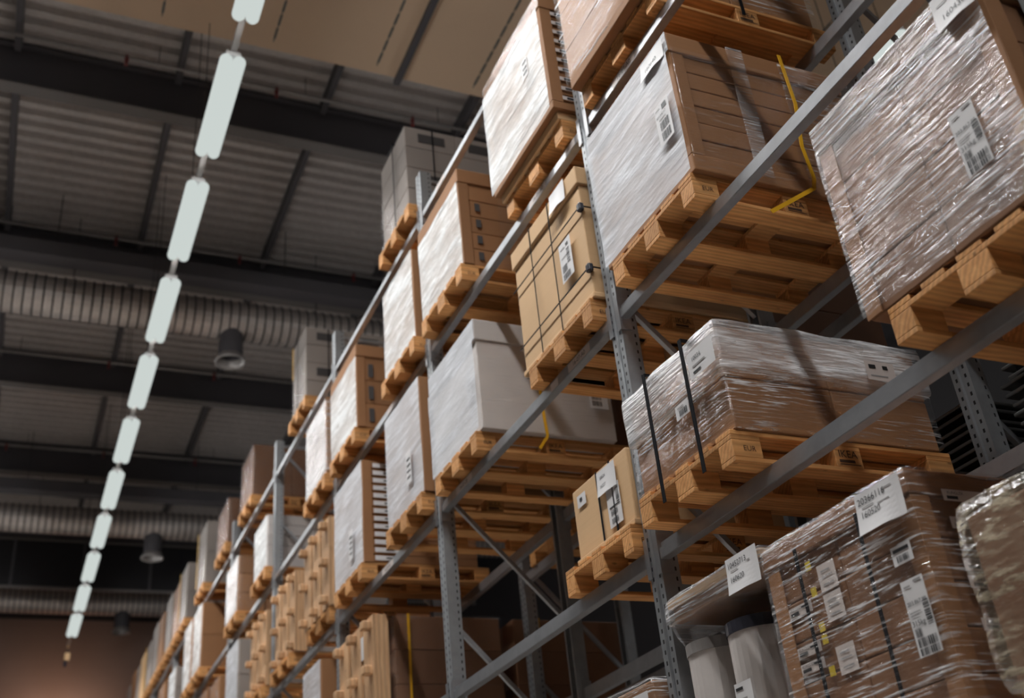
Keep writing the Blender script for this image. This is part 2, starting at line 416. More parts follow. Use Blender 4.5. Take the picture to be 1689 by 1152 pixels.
bm = bmesh.new(); box(bm, LAMP_X - .03, LAMP_X + .03, LAMPS[0] - .9, LAMPS[-1] + 1.97, LAMP_Z + .102, LAMP_Z + .14)
tag(obj('light_trunking', bm, 'pipe'), 'thin grey trunking that carries the row of tube lights over the aisle', 'trunking')
bm = bmesh.new(); box(bm, LAMP_X - .06, LAMP_X + .06, 26.35, 26.5, LAMP_Z - .28, LAMP_Z - .1, bev=.01); tube(bm, (LAMP_X, 26.42, LAMP_Z + .02), (LAMP_X, 26.42, LAMP_Z + .1), .015)
t = thing('end_box', 'small beige box hanging at the far end of the light row', 'box', (LAMP_X, 26.42, LAMP_Z))
obj('case', bm, 'card_tan', t); bm = bmesh.new(); tube(bm, (LAMP_X - .03, 26.42, LAMP_Z - .42), (LAMP_X - .03, 26.42, LAMP_Z - .28), .035, 12); obj('lens', bm, 'plastic_dark', t)
bm = bmesh.new(); tube(bm, (LAMP_X, 26.42, LAMP_Z - .1), (LAMP_X, 26.42, LAMP_Z + .10), .01); obj('rod', bm, 'wire', t)

# ------------------------------------------------------------------ ducts and pipes
def duct(yc, zc, r, ox, lab):
    t = thing('ventilation_duct', lab, 'duct', (0, yc, zc), 'spiral ducts under the roof')
    bm = bmesh.new(); seg = 24; prof = []
    x = -9.
    while x < 10.2: prof += [(x, r, 0), (x + .109, r, 1), (x + .113, r + .016, 1), (x + .133, r + .016, 1)]; x += .137
    rings = []
    mis = [q[2] for q in prof]
    for px, pr, _q in prof: rings.append([bm.verts.new((px, yc + pr * math.cos(a), zc + pr * math.sin(a))) for a in [2 * math.pi * k / seg for k in range(seg)]])
    for a, b, mi in zip(rings, rings[1:], mis):
        for k in range(seg): bm.faces.new((a[k], a[(k + 1) % seg], b[(k + 1) % seg], b[k])).material_index = mi
    o = obj('pipe', bm, ['duct', 'seam'], t)
    zb = zc - r + .05
    bm = bmesh.new(); tube(bm, (ox, yc, zb - .45), (ox, yc, zb + .1), .19, 24, caps=False); ou = obj('outlet', bm, 'rafter', t, smooth=True)
    bm = bmesh.new()
    R = [(.19, -.40), (.215, -.44), (.245, -.50), (.235, -.52), (.19, -.47), (.17, -.38)]
    rs = [[bm.verts.new((ox + q * math.cos(a), yc + q * math.sin(a), zb + h)) for a in [2 * math.pi * k / 24 for k in range(24)]] for q, h in R]
    for a, b in zip(rs, rs[1:]):
        for k in range(24): bm.faces.new((a[k], a[(k + 1) % 24], b[(k + 1) % 24], b[k]))
    obj('rim', bm, 'pipe', t, smooth=True)
    for hx in (-2.6, 1.2):
        bm = bmesh.new(); tube(bm, (hx, yc, zc + r), (hx, yc, DECK - .01), .008, 6); obj('hanger', bm, 'wire', t)
duct(13.75, 6.75, .315, -.18, 'widest ribbed spiral duct, crossing behind the fourth tube light')
duct(22.5, 6.62, .30, -.2, 'ribbed spiral duct crossing the dark roof behind the ninth tube light')
duct(28.6, 6.75, .30, -.19, 'ribbed spiral duct just before the brown end wall')
for yc, zc, lab in ((13.22, 7.18, 'dark cable tray along the widest spiral duct'), (21.72, 7.02, 'dark cable tray along the spiral duct behind the ninth tube light')):
    t = thing('cable_tray', lab, 'cable tray', (0, yc, zc), 'cable trays beside the ducts')
    bm = bmesh.new(); box(bm, -9, 9, yc - .15, yc - .14, zc - .12, zc + .12); box(bm, -9, 9, yc + .14, yc + .15, zc - .12, zc + .12); box(bm, -9, 9, yc - .15, yc + .15, zc - .13, zc - .12)
    obj('channel', bm, 'rafter', t)
    for hx in (-2.9, .55, 3.5):
        bm = bmesh.new(); tube(bm, (hx, yc, zc - .12), (hx, yc, DECK - .01), .008, 6); obj('hanger', bm, 'wire', t)
def pipe(yc, zc, lab, dz, hx0):
    t = thing('sprinkler_pipe', lab, 'pipe', (0, yc, zc), 'sprinkler pipes under the roof')
    bm = bmesh.new(); tube(bm, (-9, yc, zc), (9, yc, zc), .026, 10); obj('pipe_run', bm, 'pipe', t, smooth=True)
    for k in range(5):
        hx = hx0 + 1.95 * k
        bm = bmesh.new(); tube(bm, (hx, yc, zc + .03), (hx, yc, zc - .06), .03, 8); tube(bm, (hx, yc, zc - .06), (hx, yc, zc - .12), .015, 8); tube(bm, (hx, yc, zc - .12), (hx, yc, zc - .125), .03, 8)
        obj('sprinkler_head', bm, 'red', t)
        bm = bmesh.new(); tube(bm, (hx + .4, yc, zc + .02), (hx + .4, yc, DECK - .01), .006, 6); obj('hanger', bm, 'wire', t)
for k, yy in enumerate(RAFT_Y[:4]):
    pipe(yy - .55, DECK - .33, 'thin grey sprinkler pipe with red heads on the near side of the %s rafter' % ORD[k], 0, -4.3 + .3 * k)

# ------------------------------------------------------------------ the rack
BAY = 2.8; LV = dict(A=2.9974, B=1.6449, C=.2837, D=-1.07, E=-2.42); TOP = 3.42; XR = 1.05
LVN = dict(A='topmost', B='second', C='third', D='fourth', E='lowest')
def upright(y, top, x0, sgn, lab, group):
    # sgn=+1: aisle face at x0 looking towards -x
    t = thing('rack_upright', lab, 'rack upright', (x0, y, FLOOR), group)
    for nm, xo in (('front_post', 0), ('rear_post', XR)):
        bm = bmesh.new(); d = 1 if xo == 0 else -1
        pr = [(0, -.055), (0, -.014), (.012, -.009), (.012, .009), (0, .014), (0, .055), (.1, .055), (.1, .035), (.094, .035), (.094, .049), (.006, .049), (.018, .012), (.018, -.012), (.006, -.049), (.094, -.049), (.094, -.035), (.1, -.035), (.1, -.055)]
        a = [bm.verts.new((x0 + xo + d * px, y + py, FLOOR)) for px, py in pr]; b = [bm.verts.new((x0 + xo + d * px, y + py, top)) for px, py in pr]
        n = len(pr)
        for i in range(n): bm.faces.new((a[i], a[(i + 1) % n], b[(i + 1) % n], b[i]))
        bm.faces.new(b); bmesh.ops.recalc_face_normals(bm, faces=bm.faces)
        o = obj(nm, bm, 'post', t)
        off = o.location.copy(); o.data.transform(Matrix.Translation((off.x - xo, off.y, off.z + FLOOR))); o.location = (xo, 0, -FLOOR)
    z = 3.3; s = 1
    k = 0
    while z > -3.6:
        bm = bmesh.new()
        if k == 0: bar(bm, (x0 + .09, y, z + .06), (x0 + XR - .09, y, z + .06), .03, .03); obj('brace', bm, 'brace', t); bm = bmesh.new()
        za, zb = (z, z - .93) if s > 0 else (z - .93, z)
        bar(bm, (x0 + .08, y, za), (x0 + XR - .08, y, zb), .03, .03); obj('brace', bm, 'brace', t)
        z -= .985; s = 1; k += 1
    bm = bmesh.new(); box(bm, x0 - .02, x0 + .14, y - .08, y + .08, FLOOR, FLOOR + .01); obj('foot_plate', bm, 'brace', t)
    return t
def place_upright(proto, y, lab, group, x=None):
    c = copy_tree(proto); c.location = (proto.location.x if x is None else x, y, FLOOR); c['label'] = lab; c['group'] = group
    return c
u_desc = {0: 'at the picture edge beside the film wrapped stack on the fourth level', 1: 'beside the strapped tan carton, showing its punched slots',
          2: 'beside the white lidded box, with the brace bar behind it', 3: 'behind the leaning foot pallets of the third level',
          4: 'beside the narrow white box with the yellow strap', 5: 'standing behind the tall brown load of the top level', 6: 'beyond the wide white and brown load of the second level'}
up0 = upright(0, TOP, 0, 1, 'galvanized rack upright ' + u_desc[0], 'front rack uprights')
KIDS[up0] = list(up0.children)
for k in range(1, 11):
    place_upright(up0, BAY * k, 'galvanized rack upright ' + (u_desc[k] if k in u_desc else 'far along the aisle, its top above the last beams'), 'front rack uprights')
for yr in (1.85, 4.65, 7.08):
    place_upright(up0, yr, 'dark rack upright of the second rack standing behind the front rack', 'uprights of the rack behind', 1.32)
BPROF = [(0, -.084), (0, -.030), (.013, -.024), (.013, 0), (.052, 0), (.052, -.084)]
def beam_proto(x0, d):
    t = thing('rack_beam', 'x', 'rack beam', (x0, 0, 0), 'rack beams')
    bm = bmesh.new(); prism(bm, [(x0 + d * a, b) for a, b in BPROF], .058, BAY - .058)
    bmesh.ops.bevel(bm, geom=[e for e in bm.edges if abs(e.verts[0].co.y - e.verts[1].co.y) > 1], offset=.0025, segments=2, affect='EDGES')
    obj('beam_box', bm, 'steel', t)
    for ye, s in ((.058, 1), (BAY - .058, -1)):
        bm = bmesh.new(); box(bm, min(x0 - d * .004, x0 + d * .06), max(x0 - d * .004, x0 + d * .06), min(ye, ye + s * .006), max(ye, ye + s * .006), -.15, .05)
        yb = ye - s * .03
        box(bm, min(x0 - d * .008, x0 - d * .003), max(x0 - d * .008, x0 - d * .003), min(ye + s * .006, yb), max(ye + s * .006, yb), -.15, .05)
        obj('end_plate', bm, 'steel', t)
    KIDS[t] = list(t.children); return t
fb = beam_proto(0, 1); rb = beam_proto(1.05, -1); used = {id(fb): 0, id(rb): 0}
def place_beam(p, k, lev, lab, group, x=None):
    if used[id(p)] == 0: c = p
    else: c = copy_tree(p)
    used[id(p)] = 1
    c.location = (p.location.x if x is None else x, BAY * k, LV[lev]); c['label'] = lab; c['group'] = group; return c
bay_n = ['in the bay of the big film wrapped stack', 'in the bay of the strapped tan carton', 'in the bay beyond the white lidded box', 'in the fourth bay along', 'in the fifth bay along', 'in the sixth bay along', 'in the seventh bay along', 'in the eighth bay along', 'in the ninth bay along', 'in the last bay along']
BEAMS = {}
for k in range(0, 10):
    for lev in 'ABCDE':
        if lev == 'E' and k > 1: continue
        BEAMS[k, lev] = place_beam(fb, k, lev, 'grey steel front beam of the %s level %s' % (LVN[lev], bay_n[k]), 'front rack beams')
for k in range(0, 5):
    for lev in 'ABCDE':
        if lev == 'E' and k > 1: continue
        place_beam(rb, k, lev, 'dark rear beam of the %s level %s' % (LVN[lev], bay_n[k]), 'rear rack beams')
for k in (0, 1):
    for lev in 'BCDE':
        c = place_beam(rb, k + 1.85 / BAY, lev, 'dark beam of the rack behind, seen through the front rack', 'beams of the rack behind', 1.374)
        if k: c.scale.y = 2.43 / BAY
def sticker(k, lev, y0, y1, txt, hgt=.05):
    label(BEAMS[k, lev], 'location_label', 'f', (-.0012, y1, LV[lev] - .078), y1 - y0, hgt,
          [('t', txt, (y1 - y0) * .22, .012, .042)] if txt else [], 0, 0, 'paper_dim')
sticker(1, 'C', 3.10, 3.38, '16-07-A0', .052); sticker(1, 'C', 4.93, 5.23, '16-07-20', .052)
sticker(0, 'B', 2.16, 2.42, '16-07-A0', .052); sticker(1, 'B', 3.35, 3.6, '16-05-A0', .052); sticker(1, 'C', 3.52, 3.62, '')
sticker(2, 'C', 6.7, 7.0, '16-05-A0', .052); sticker(2, 'B', 6.4, 6.7, '', .052); sticker(1, 'B', 2.92, 3.05, '', .052)
sticker(1, 'A', 5.0, 5.2, '', .05); sticker(3, 'A', 9.6, 9.8, '', .05)

# ------------------------------------------------------------------ pallets
PH = .144
def pallet_proto():
    t = thing('pallet', 'x', 'pallet', (0, 0, 0), 'wooden pallets'); L, W = 1.2, .84
    def add(nm, *a): return obj(nm, B(*a, bev=.003), 'wood', t)
    for i in range(5):
        y = -W / 2 + (W - .12) * i / 4; add('top_board', 0, L, y, y + .12, .122, .144)
    for x in (0, .5275, 1.055): add('cross_board', x, x + .145, -W / 2, W / 2, .1, .122)
    for i, y in enumerate((-W / 2, -.0725, W / 2 - .11)):
        wd = .11 if i != 1 else .145
        for x in (0, .5275, 1.055): add('block', x, x + .145, y, y + wd, .022, .1)
        add('bottom_board', 0, L, y, y + wd, 0, .022)
    bm = bmesh.new(); put(bm, SIDE, 'IKEA', 0, 0, .05, 0)
    bm.transform(Matrix.Translation((.545, -W / 2 - .001, .066)))
    quad(bm, Matrix.Translation((.54, -W / 2 - .0005, 0)) @ SIDE, .005, .118, .032, .036, .001, 0); quad(bm, Matrix.Translation((.54, -W / 2 - .0005, 0)) @ SIDE, .005, .09, .042, .056, .001, 0)
    obj('stamp', bm, 'stamp', t)
    bm = bmesh.new(); put(bm, SIDE, 'EUR', 0, 0, .035, 0); bm.transform(Matrix.Translation((.05, -W / 2 - .001, .05))); obj('stamp', bm, 'stamp', t)
    KIDS[t] = list(t.children); return t
pp = pallet_proto(); pal_used = [0]
def pallet(y, lev, lab, x=-.03, wd=.84, rz=0.):
    c = pp if not pal_used[0] else copy_tree(pp)
    pal_used[0] = 1
    c.location = (x, y, LV[lev]); c.scale = (1, wd / .84, 1); c.rotation_euler.z = rz; c['label'] = lab; return c
def foot_pallet_proto():
    t = thing('foot_pallet', 'x', 'pallet', (0, 0, 0), 'pale foot pallets standing on edge'); L, W = .9, .98
    for i in range(3):
        y = -W / 2 + (W - .27) * i / 2; obj('deck_board', B(0, L, y, y + .27, .075, .10, bev=.003), 'wood_pale', t)
    obj('side_panel', B(0, L, -W / 2 - .002, -W / 2 + .018, .10, .21, bev=.003), 'wood_pale', t)
    for x in (.04, .415, .79):
        obj('cross_board', B(x, x + .07, -W / 2 + .02, W / 2 - .01, .10, .115, bev=.003), 'wood_pale', t)
        for y in (-W / 2 + .05, -.04, W / 2 - .13): obj('foot', B(x, x + .075, y, y + .09, 0, .08, bev=.012), 'wood_pale', t)
    KIDS[t] = list(t.children); return t
fp = foot_pallet_proto(); fp_used = [0]
def foot_pallet(x, y, z, lab, lean=.0, wd=.98):
    # stood on edge: deck looks into the rack, feet towards the aisle
    c = fp if not fp_used[0] else copy_tree(fp)
    fp_used[0] = 1
    c.rotation_euler = (0, math.radians(90) + lean, 0); c.scale = (1, wd / .98, 1)
    c.location = (x, y, z + .9); c['label'] = lab; return c

# ------------------------------------------------------------------ loads
def subbox(x0, x1, y0, y1, z0, z1, n=10, bev=.02, amp=.004, seed=1, sag=0.):
    bm = B(x0, x1, y0, y1, z0, z1, bev=bev)
    bmesh.ops.subdivide_edges(bm, edges=bm.edges[:], cuts=n, use_grid_fill=True)
    from mathutils import noise as mn
    for v in bm.verts:
        p = v.co * 5 + Vector((seed * 3.1, 0, 0)); v.co += Vector((mn.noise(p), mn.noise(p + Vector((9, 0, 0))), mn.noise(p + Vector((0, 9, 0))))) * amp
    return bm
def load(name, lab, cat, x0, x1, y0, y1, z0, z1, mat='card', layers=1, cols=1, lid=0., front=None, wrap=None, side=None, posts=False, postmat='card', lidmat=None, lidfront=None, n_in=1, amp=.004, group=None, gap=.002, tray=0.):
    t = thing(name, lab, cat, ((x0 + x1) / 2, (y0 + y1) / 2, z0), group)
    zt = z1 - lid if lid else z1
    zb = z0 + tray
    lh = (zt - zb) / layers
    for k in range(layers):
        for c in range(cols):
            for q in range(n_in):
                ya = y0 + (y1 - y0) * c / cols; yb = y0 + (y1 - y0) * (c + 1) / cols; xa = x0 + (x1 - x0) * q / n_in; xb = x0 + (x1 - x0) * (q + 1) / n_in
                g = gap / 2; j = rnd.uniform(0, .004)
                obj('carton', B(xa + g + j, xb - g, ya + g + j, yb - g, zb + k * lh + .0005, zb + (k + 1) * lh - gap, bev=.006), mat, t)
    if tray: obj('tray', B(x0 - .008, x1, y0 - .008, y1 + .008, z0, z0 + tray, bev=.005), lidmat or mat, t)
    if lid:
        obj('lid', B(x0 - .012, x1, y0 - .012, y1 + .012, z1 - lid, z1, bev=.007), lidmat or mat, t)
    if posts:
        for ya, yb, s in ((y0 - .006, y0 + .07, 1), (y1 - .07, y1 + .006, -1)):
            bm = bmesh.new(); box(bm, x0 - .007, x0 - .001, ya, yb, z0 + tray + .002, zt - .002, bev=.002)
            if s > 0: box(bm, x0 - .007, x0 + .075, y0 - .007, y0 - .001, z0 + tray + .002, zt - .002, bev=.002)
            obj('corner_post', bm, postmat, t)
    if front:
        bm = bmesh.new(); n = 14
        from mathutils import noise as mn
        g = [[bm.verts.new((x0 - .016 - (.014 if lidfront else 0) + .006 * mn.noise(Vector((y0 + 4 * i / n, 3 * j / n, z0))), y0 - .002 + (y1 - y0 + .004) * i / n, z0 + .004 + (zt - .004 - z0) * j / n)) for i in range(n + 1)] for j in range(n + 1)]
        for j in range(n):
            for i in range(n): bm.faces.new((g[j][i], g[j + 1][i], g[j + 1][i + 1], g[j][i + 1]))
        obj('front_film', bm, front, t, smooth=True, label='wrinkled stretch film glaring on the aisle face')
    if lidfront:
        obj('lid_film', B(x0 - .017, x0 - .013, y0 - .012, y1 + .012, z1 - lid + .002, z1 - .002), lidfront, t)
    if wrap:
        obj('stretch_wrap', subbox(x0 - .022, x1 + .022, y0 - .022, y1 + .022, z0 + .004, z1 + .012, 12, .02, amp, y0), wrap, t, smooth=True)
    return t
def strap_v(t, x, y, z0, z1, col='strap', wd=.016, top=0.):
    bm = bmesh.new(); box(bm, x - .003, x, y - wd / 2, y + wd / 2, z0, z1)
    if top: box(bm, x - .003, x + top, y - wd / 2, y + wd / 2, z1, z1 + .003)
    return obj('strap', bm, col, t)
def strap_side(t, y, pts, col='strap_yellow', wd=.022):
    bm = bmesh.new()
    for (xa, za), (xb, zb) in zip(pts, pts[1:]):
        d = Vector((xb - xa, 0, zb - za)).normalized(); nrm = Vector((-d.z, 0, d.x)) * wd / 2
        q = [Vector((xa, y, za)) - nrm, Vector((xa, y, za)) + nrm, Vector((xb, y, zb)) + nrm, Vector((xb, y, zb)) - nrm]
        a = [bm.verts.new(p) for p in q]; b = [bm.verts.new(p + Vector((0, -.003, 0))) for p in q]
        bm.faces.new(a); bm.faces.new(b[::-1])
        for i in range(4): bm.faces.new((a[i], a[(i + 1) % 4], b[(i + 1) % 4], b[i]))
    bmesh.ops.recalc_face_normals(bm, faces=bm.faces)
    return obj('strap', bm, col, t)
def z_of(lev): return LV[lev] + PH + .001
BIG = [('l', .012, .225, .03, .006), ('l', .06, .235, .035, .008), ('t', '203.867.98', .008, .165, .02), ('l', .01, .14, .05, .004), ('l', .01, .13, .04, .004), ('t', '315kg', .006, .098, .026), ('v', .075, .09, .026, .08), ('b', .012, .062, .03, .028), ('b', .012, .03, .09, .028), ('b', .012, .004, .09, .022)]

# ---- bay 0 (nearest): level D
pallet(.46, 'D', 'pine pallet under the big film wrapped brown stack, knotty block at its corner', -.135, .78)
t = load('wrapped_stack', 'big brown stack under streaky film with a long barcode label, above the fourth level beam', 'load', -.14, 1.05, .08, .93, z_of('D'), -.045, 'card_mid', 4, 2, lid=.12, posts=True, front='film_heavy', lidfront='film_heavy', n_in=2)
label(t, 'shipping_label', 'f', (-.172, .335, -.75), .105, .25, BIG)
label(t, 'paper_sheet', 'f', (-.176, .24, -.21), .17, .15, [('t', '160430', .03, .03, .035), ('l', .02, .1, .1, .006)], 0, .01)
pallet(2.2, 'D', 'pine pallet under the low brown cartons bound with two black straps', -.165, .78)
t = load('strapped_cartons', 'low brown cartons in shiny film with two black straps over the front', 'load', -.14, .98, 1.80, 2.58, z_of('D'), -.42, 'card', 2, 1, wrap='film', n_in=2, amp=.012)
obj('stretch_wrap', subbox(-.168, 1.01, 1.772, 2.608, -.66, -.395, 12, .02, .016, 2), 'film_glare', t, smooth=True)
strap_v(t, -.186, 2.34, LV['D'] + .03, -.39, 'strap', .026, 1.1); strap_v(t, -.186, 2.005, LV['D'] + .03, -.39, 'strap', .026, 1.1)
label(t, 'shipping_label', 'f', (-.190, 1.97, -.62), .2, .13, [('t', '10034', .03, .08, .03), ('l', .03, .05, .1, .008), ('l', .03, .02, .06, .01, 1)])
label(t, 'barcode_label', 'f', (-.176, 2.15, -.73), .11, .07, [('b', .03, .01, .07, .03), ('l', .02, .05, .05, .006)])
label(t, 'paper_sheet', 's', (.62, 1.752, -.62), .17, .1, [('l', .02, .06, .04, .02, 1), ('l', .1, .06, .03, .02, 1), ('l', .02, .02, .1, .006)], 0, 0, 'paper_dim')
# level C
pallet(2.18, 'C', 'pine pallet under the white faced box with the yellow strap', -.10, .80)
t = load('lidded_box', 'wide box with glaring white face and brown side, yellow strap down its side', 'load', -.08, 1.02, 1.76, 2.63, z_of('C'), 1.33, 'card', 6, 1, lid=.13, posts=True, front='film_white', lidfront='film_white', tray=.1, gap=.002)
obj('stretch_wrap', subbox(-.085, 1.05, 1.735, 1.745, z_of('C') + .0, 1.22, 6, .002, .003, 4), 'film_side', t, smooth=True)
obj('stretch_wrap', subbox(.26, .36, 1.722, 1.728, z_of('C') + .02, 1.31, 6, .001, .004, 5), 'film_heavy', t, smooth=True)
obj('stretch_wrap', subbox(.58, 1.04, 1.719, 1.724, z_of('C') + .02, 1.29, 8, .001, .006, 6), 'film', t, smooth=True)  # streakier film panel added for the lamp reflection on this side
strap_side(t, 1.711, [(.60, 1.34), (.62, 1.0), (.58, .7), (.60, .50), (.58, .43), (.27, .22)])
label(t, 'shipping_label', 'f', (-.122, 1.93, .69), .13, .25, [('t', '003.840.67', .01, .17, .02), ('l', .03, .15, .06, .006), ('l', .07, .2, .04, .03, 1), ('b', .03, .085, .08, .05), ('b', .03, .02, .08, .05), ('l', .01, .22, .04, .005)])
label(t, 'paper_sheet', 'f', (-.108, 1.99, 1.18), .22, .12, [('t', '160640', .04, .03, .04)], 0, .012)
# level B
pallet(2.25, 'B', 'pine pallet at the top picture edge under the streaky brown cartons', -.04, .88)
t = load('wrapped_cartons', 'brown cartons in streaky film cut off by the top picture edge', 'load', -.10, 1.05, 1.82, 2.71, z_of('B'), 2.72, 'card', 3, 1, wrap='film_streak', n_in=2)
strap_side(t, 1.79, [(.5, 2.7), (.52, 1.7)], 'strap')
# level E
for yy, nm in ((2.29, 'white rolls'), (1.45, 'tall labelled brown carton stack'), (.50, 'rounded olive wrapped bundle')):
    pallet(yy, 'E', 'pallet below the picture under the ' + nm, -.06, .80)
t = load('carton_stack', 'tall brown carton stack with two black straps and white labels behind clinging film', 'load', -.08, 1.08, 1.04, 1.86, z_of('E'), -1.44, 'card_mid', 5, 2, lid=.09, posts=True, wrap='film', n_in=2, postmat='card')
XF = -.104
label(t, 'paper_sheet', 'f', (XF - .006, 1.27, -1.60), .23, .15, [('t', '20366116', .012, .105, .036), ('t', '160520', .02, .055, .034), ('l', .03, .09, .06, .005), ('l', .14, .12, .05, .005), ('l', .11, .08, .06, .005)], 0, .014)
label(t, 'shipping_label', 'f', (XF, 1.17, -2.05), .105, .25, BIG)
label(t, 'barcode_label', 'f', (XF, 1.172, -1.745), .095, .065, [('b', .02, .008, .06, .022), ('l', .01, .042, .075, .012, 1)])
for zz in (-1.63, -1.74, -1.93):
    label(t, 'carton_label', 'f', (-.084, 1.58, zz - .07), .1, .1, [('l', .02, .07, .05, .006), ('l', .02, .05, .06, .006), ('l', .02, .02, .06, .006)], 0, 0, 'paper_dim')
for zz in (-1.74, -1.89, -1.95):
    label(t, 'carton_label', 'f', (-.084, 1.80, zz), .15, .04, [('l', .02, .008, .05, .012, 1), ('t', 'KUNGLEX', .02, .024, .016), ('l', .09, .024, .04, .008, 1)], 0, 0, 'paper_dim')
for zz in (-1.555, -1.655, -1.80, -1.86, -2.0):
    label(t, 'carton_label', 's', (.04, 1.0145, zz), .2, .042, [('l', .015, .006, .05, .012, 1), ('t', 'KUNGLEX', .02, .024, .016)], 0, 0, 'paper_dim')
for zz in (-1.60, -1.70, -1.83, -1.875, -1.99):
    bm = bmesh.new(); box(bm, -.086, -.0845, 1.606, 1.636, zz, zz + .035); obj('yellow_sticker', bm, 'tape_yellow', t)
strap_v(t, -.094, 1.665, z_of('E'), -1.50, 'strap', .018); strap_v(t, -.094, 1.30, z_of('E'), -1.50, 'strap', .018)
t = thing('roll_load', 'white rolls under a brown top board, film pulled tight between them', 'load', (.45, 2.27, z_of('E')))
obj('top_board', B(-.06, 1.05, 1.92, 2.66, -1.43, -1.395, bev=.006), 'card_tan', t)
obj('top_sheet', B(-.045, 1.03, 1.94, 2.64, -1.50, -1.431, bev=.006), 'card', t)
for ry, rx in ((2.54, .11), (2.22, .11), (2.54, .45), (2.22, .45)):
    bm = bmesh.new(); tube(bm, (rx, ry, z_of('E')), (rx, ry, -1.66), .152, 32); r = obj('roll', bm, 'roll', t, smooth=False)
    bm = bmesh.new(); tube(bm, (rx, ry, -1.66), (rx, ry, -1.61), .158, 32); obj('end_cap', bm, 'plastic_dark' if ry < 2.4 else 'pipe', r)
bm = bmesh.new(); pts = []
for (za, ex) in ((-1.50, .0), (-1.56, -.015), (-1.64, -.05), (-1.72, -.06), (-2.0, -.05), (-2.25, -.04)):
    ring = []
    X0, X1, Y0, Y1 = -.062 - ex, 1.05 + ex, 1.925 - ex, 2.655 + ex
    for i in range(16): ring.append((X0 + (.01 * math.sin(i * 1.7)), Y0 + (Y1 - Y0) * i / 16))
    for i in range(8): ring.append((X0 + (X1 - X0) * i / 8, Y1))
    for i in range(8): ring.append((X1, Y1 - (Y1 - Y0) * i / 8))
    for i in range(8): ring.append((X1 - (X1 - X0) * i / 8, Y0))
    pts.append([bm.verts.new((a, b, za)) for a, b in ring])
for a, b in zip(pts, pts[1:]):
    for i in range(40): bm.faces.new((a[i], b[i], b[(i + 1) % 40], a[(i + 1) % 40]))
obj('stretch_wrap', bm, 'film_cone', t, smooth=True)
obj('stretch_wrap', subbox(-.075, 1.06, 1.905, 2.675, -1.51, -1.385, 12, .02, .012, 3), 'film_heavy', t, smooth=True)
label(t, 'paper_sheet', 'f', (-.105, 2.10, -1.545), .22, .15, [('t', '10452713', .012, .105, .034), ('t', '160620', .02, .045, .034), ('l', .03, .09, .05, .005), ('l', .15, .1, .02, .006)], 0, .01)
label(t, 'roll_label', 'f', (-.048, 2.28, -2.03), .12, .17, [('l', .01, .14, .05, .012, 1), ('l', .01, .10, .07, .008), ('l', .02, .06, .06, .02, 1), ('b', .02, .01, .09, .035)])
t = load('wrapped_bundle', 'rounded bundle in olive tinted crumpled film at the lower picture corner', 'load', -.1, 1.05, .10, .83, z_of('E'), -1.70, 'card_dark', 1, 1)
obj('stretch_wrap', subbox(-.14, 1.09, .075, .865, z_of('E') + .004, -1.655, 14, .05, .022, 8), 'film_olive', t, smooth=True)

# ---- bay 1: level B
pallet(3.4, 'B', 'pine pallet under the blank white faced carton of the second level', -.05, .88)
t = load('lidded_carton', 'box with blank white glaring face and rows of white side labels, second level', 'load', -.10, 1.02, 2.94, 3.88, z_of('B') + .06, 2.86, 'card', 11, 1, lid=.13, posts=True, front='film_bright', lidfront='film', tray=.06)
for k in range(10): label(t, 'carton_label', 's', (-.03, 2.931, z_of('B') + .145 + k * .083), .2, .03, [('l', .03, .006, .05, .016, 1), ('l', .11, .006, .03, .016, 1)], 0, 0, 'paper_dim')
label(t, 'print', 'f', (-.135, 3.23, 2.32), .09, .16, [('l', .02, .12, .06, .02, 1), ('l', .02, .07, .06, .02, 1), ('l', .02, .03, .06, .02, 1)], 0, 0, 'paper')
obj('base_crate', B(-.07, 1.02, 2.96, 3.86, z_of('B'), z_of('B') + .059, bev=.006), 'card_tan', t)
pallet(5.04, 'B', 'pine pallet under the film wrapped box beside the second upright', -.095, .88)
t = load('lidded_carton', 'box with brown lid and glaring white film face, brown rows on its side, second level', 'load', -.06, 1.02, 4.6, 5.5, z_of('B'), 2.68, 'card', 5, 1, lid=.13, posts=True, front='film_bright')
for k in range(4):
    bm = bmesh.new(); box(bm, .06, .10, 4.592, 4.5965, z_of('B') + .05 + k * .152, z_of('B') + .12 + k * .152); obj('hand_hole', bm, 'dark_gap', t)
obj('stretch_wrap', subbox(.25, .46, 4.575, 4.583, z_of('B'), 2.6, 6, .001, .003, 5), 'film_side', t, smooth=True)
# level C
pallet(3.33, 'C', 'pine pallet under the tan carton tied with black cords', -.07, .84)
t = load('tied_carton', 'tan lidded carton tied with thin black cords, tall barcode label on its face', 'load', -.04, 1.0, 2.9, 3.85, z_of('C'), 1.36, 'card_tan', 1, 1, lid=.13, posts=False)
for yy in (3.28, 3.56): strap_v(t, -.054, yy, z_of('C'), 1.362, 'strap', .009, 1.05)
for zz in (.62, 1.05):
    bm = bmesh.new(); box(bm, -.057, -.054, 2.885, 3.865, zz, zz + .009); box(bm, -.057, 1.0, 2.882, 2.885, zz, zz + .009); obj('strap', bm, 'strap', t)
    bm = bmesh.new(); box(bm, -.064, -.03, 2.878, 2.92, zz - .022, zz + .03, bev=.008); obj('corner_guard', bm, 'plastic_dark', t)
label(t, 'shipping_label', 'f', (-.058, 3.20, .70), .15, .27, [('l', .02, .22, .05, .01), ('l', .09, .22, .03, .02, 1), ('l', .02, .16, .1, .006), ('v', .09, .10, .035, .1), ('b', .02, .06, .06, .05), ('b', .02, .01, .09, .04)])
label(t, 'paper_sheet', 'f', (-.060, 3.23, 1.22), .2, .15, [], 0, .015)
obj('base_board', B(-.05, 1.0, 2.89, 3.86, z_of('C') + .0005, z_of('C') + .035, bev=.006), 'card_tan', t)
pallet(5.04, 'C', 'pine pallet under the white lidded box', -.075, .82)
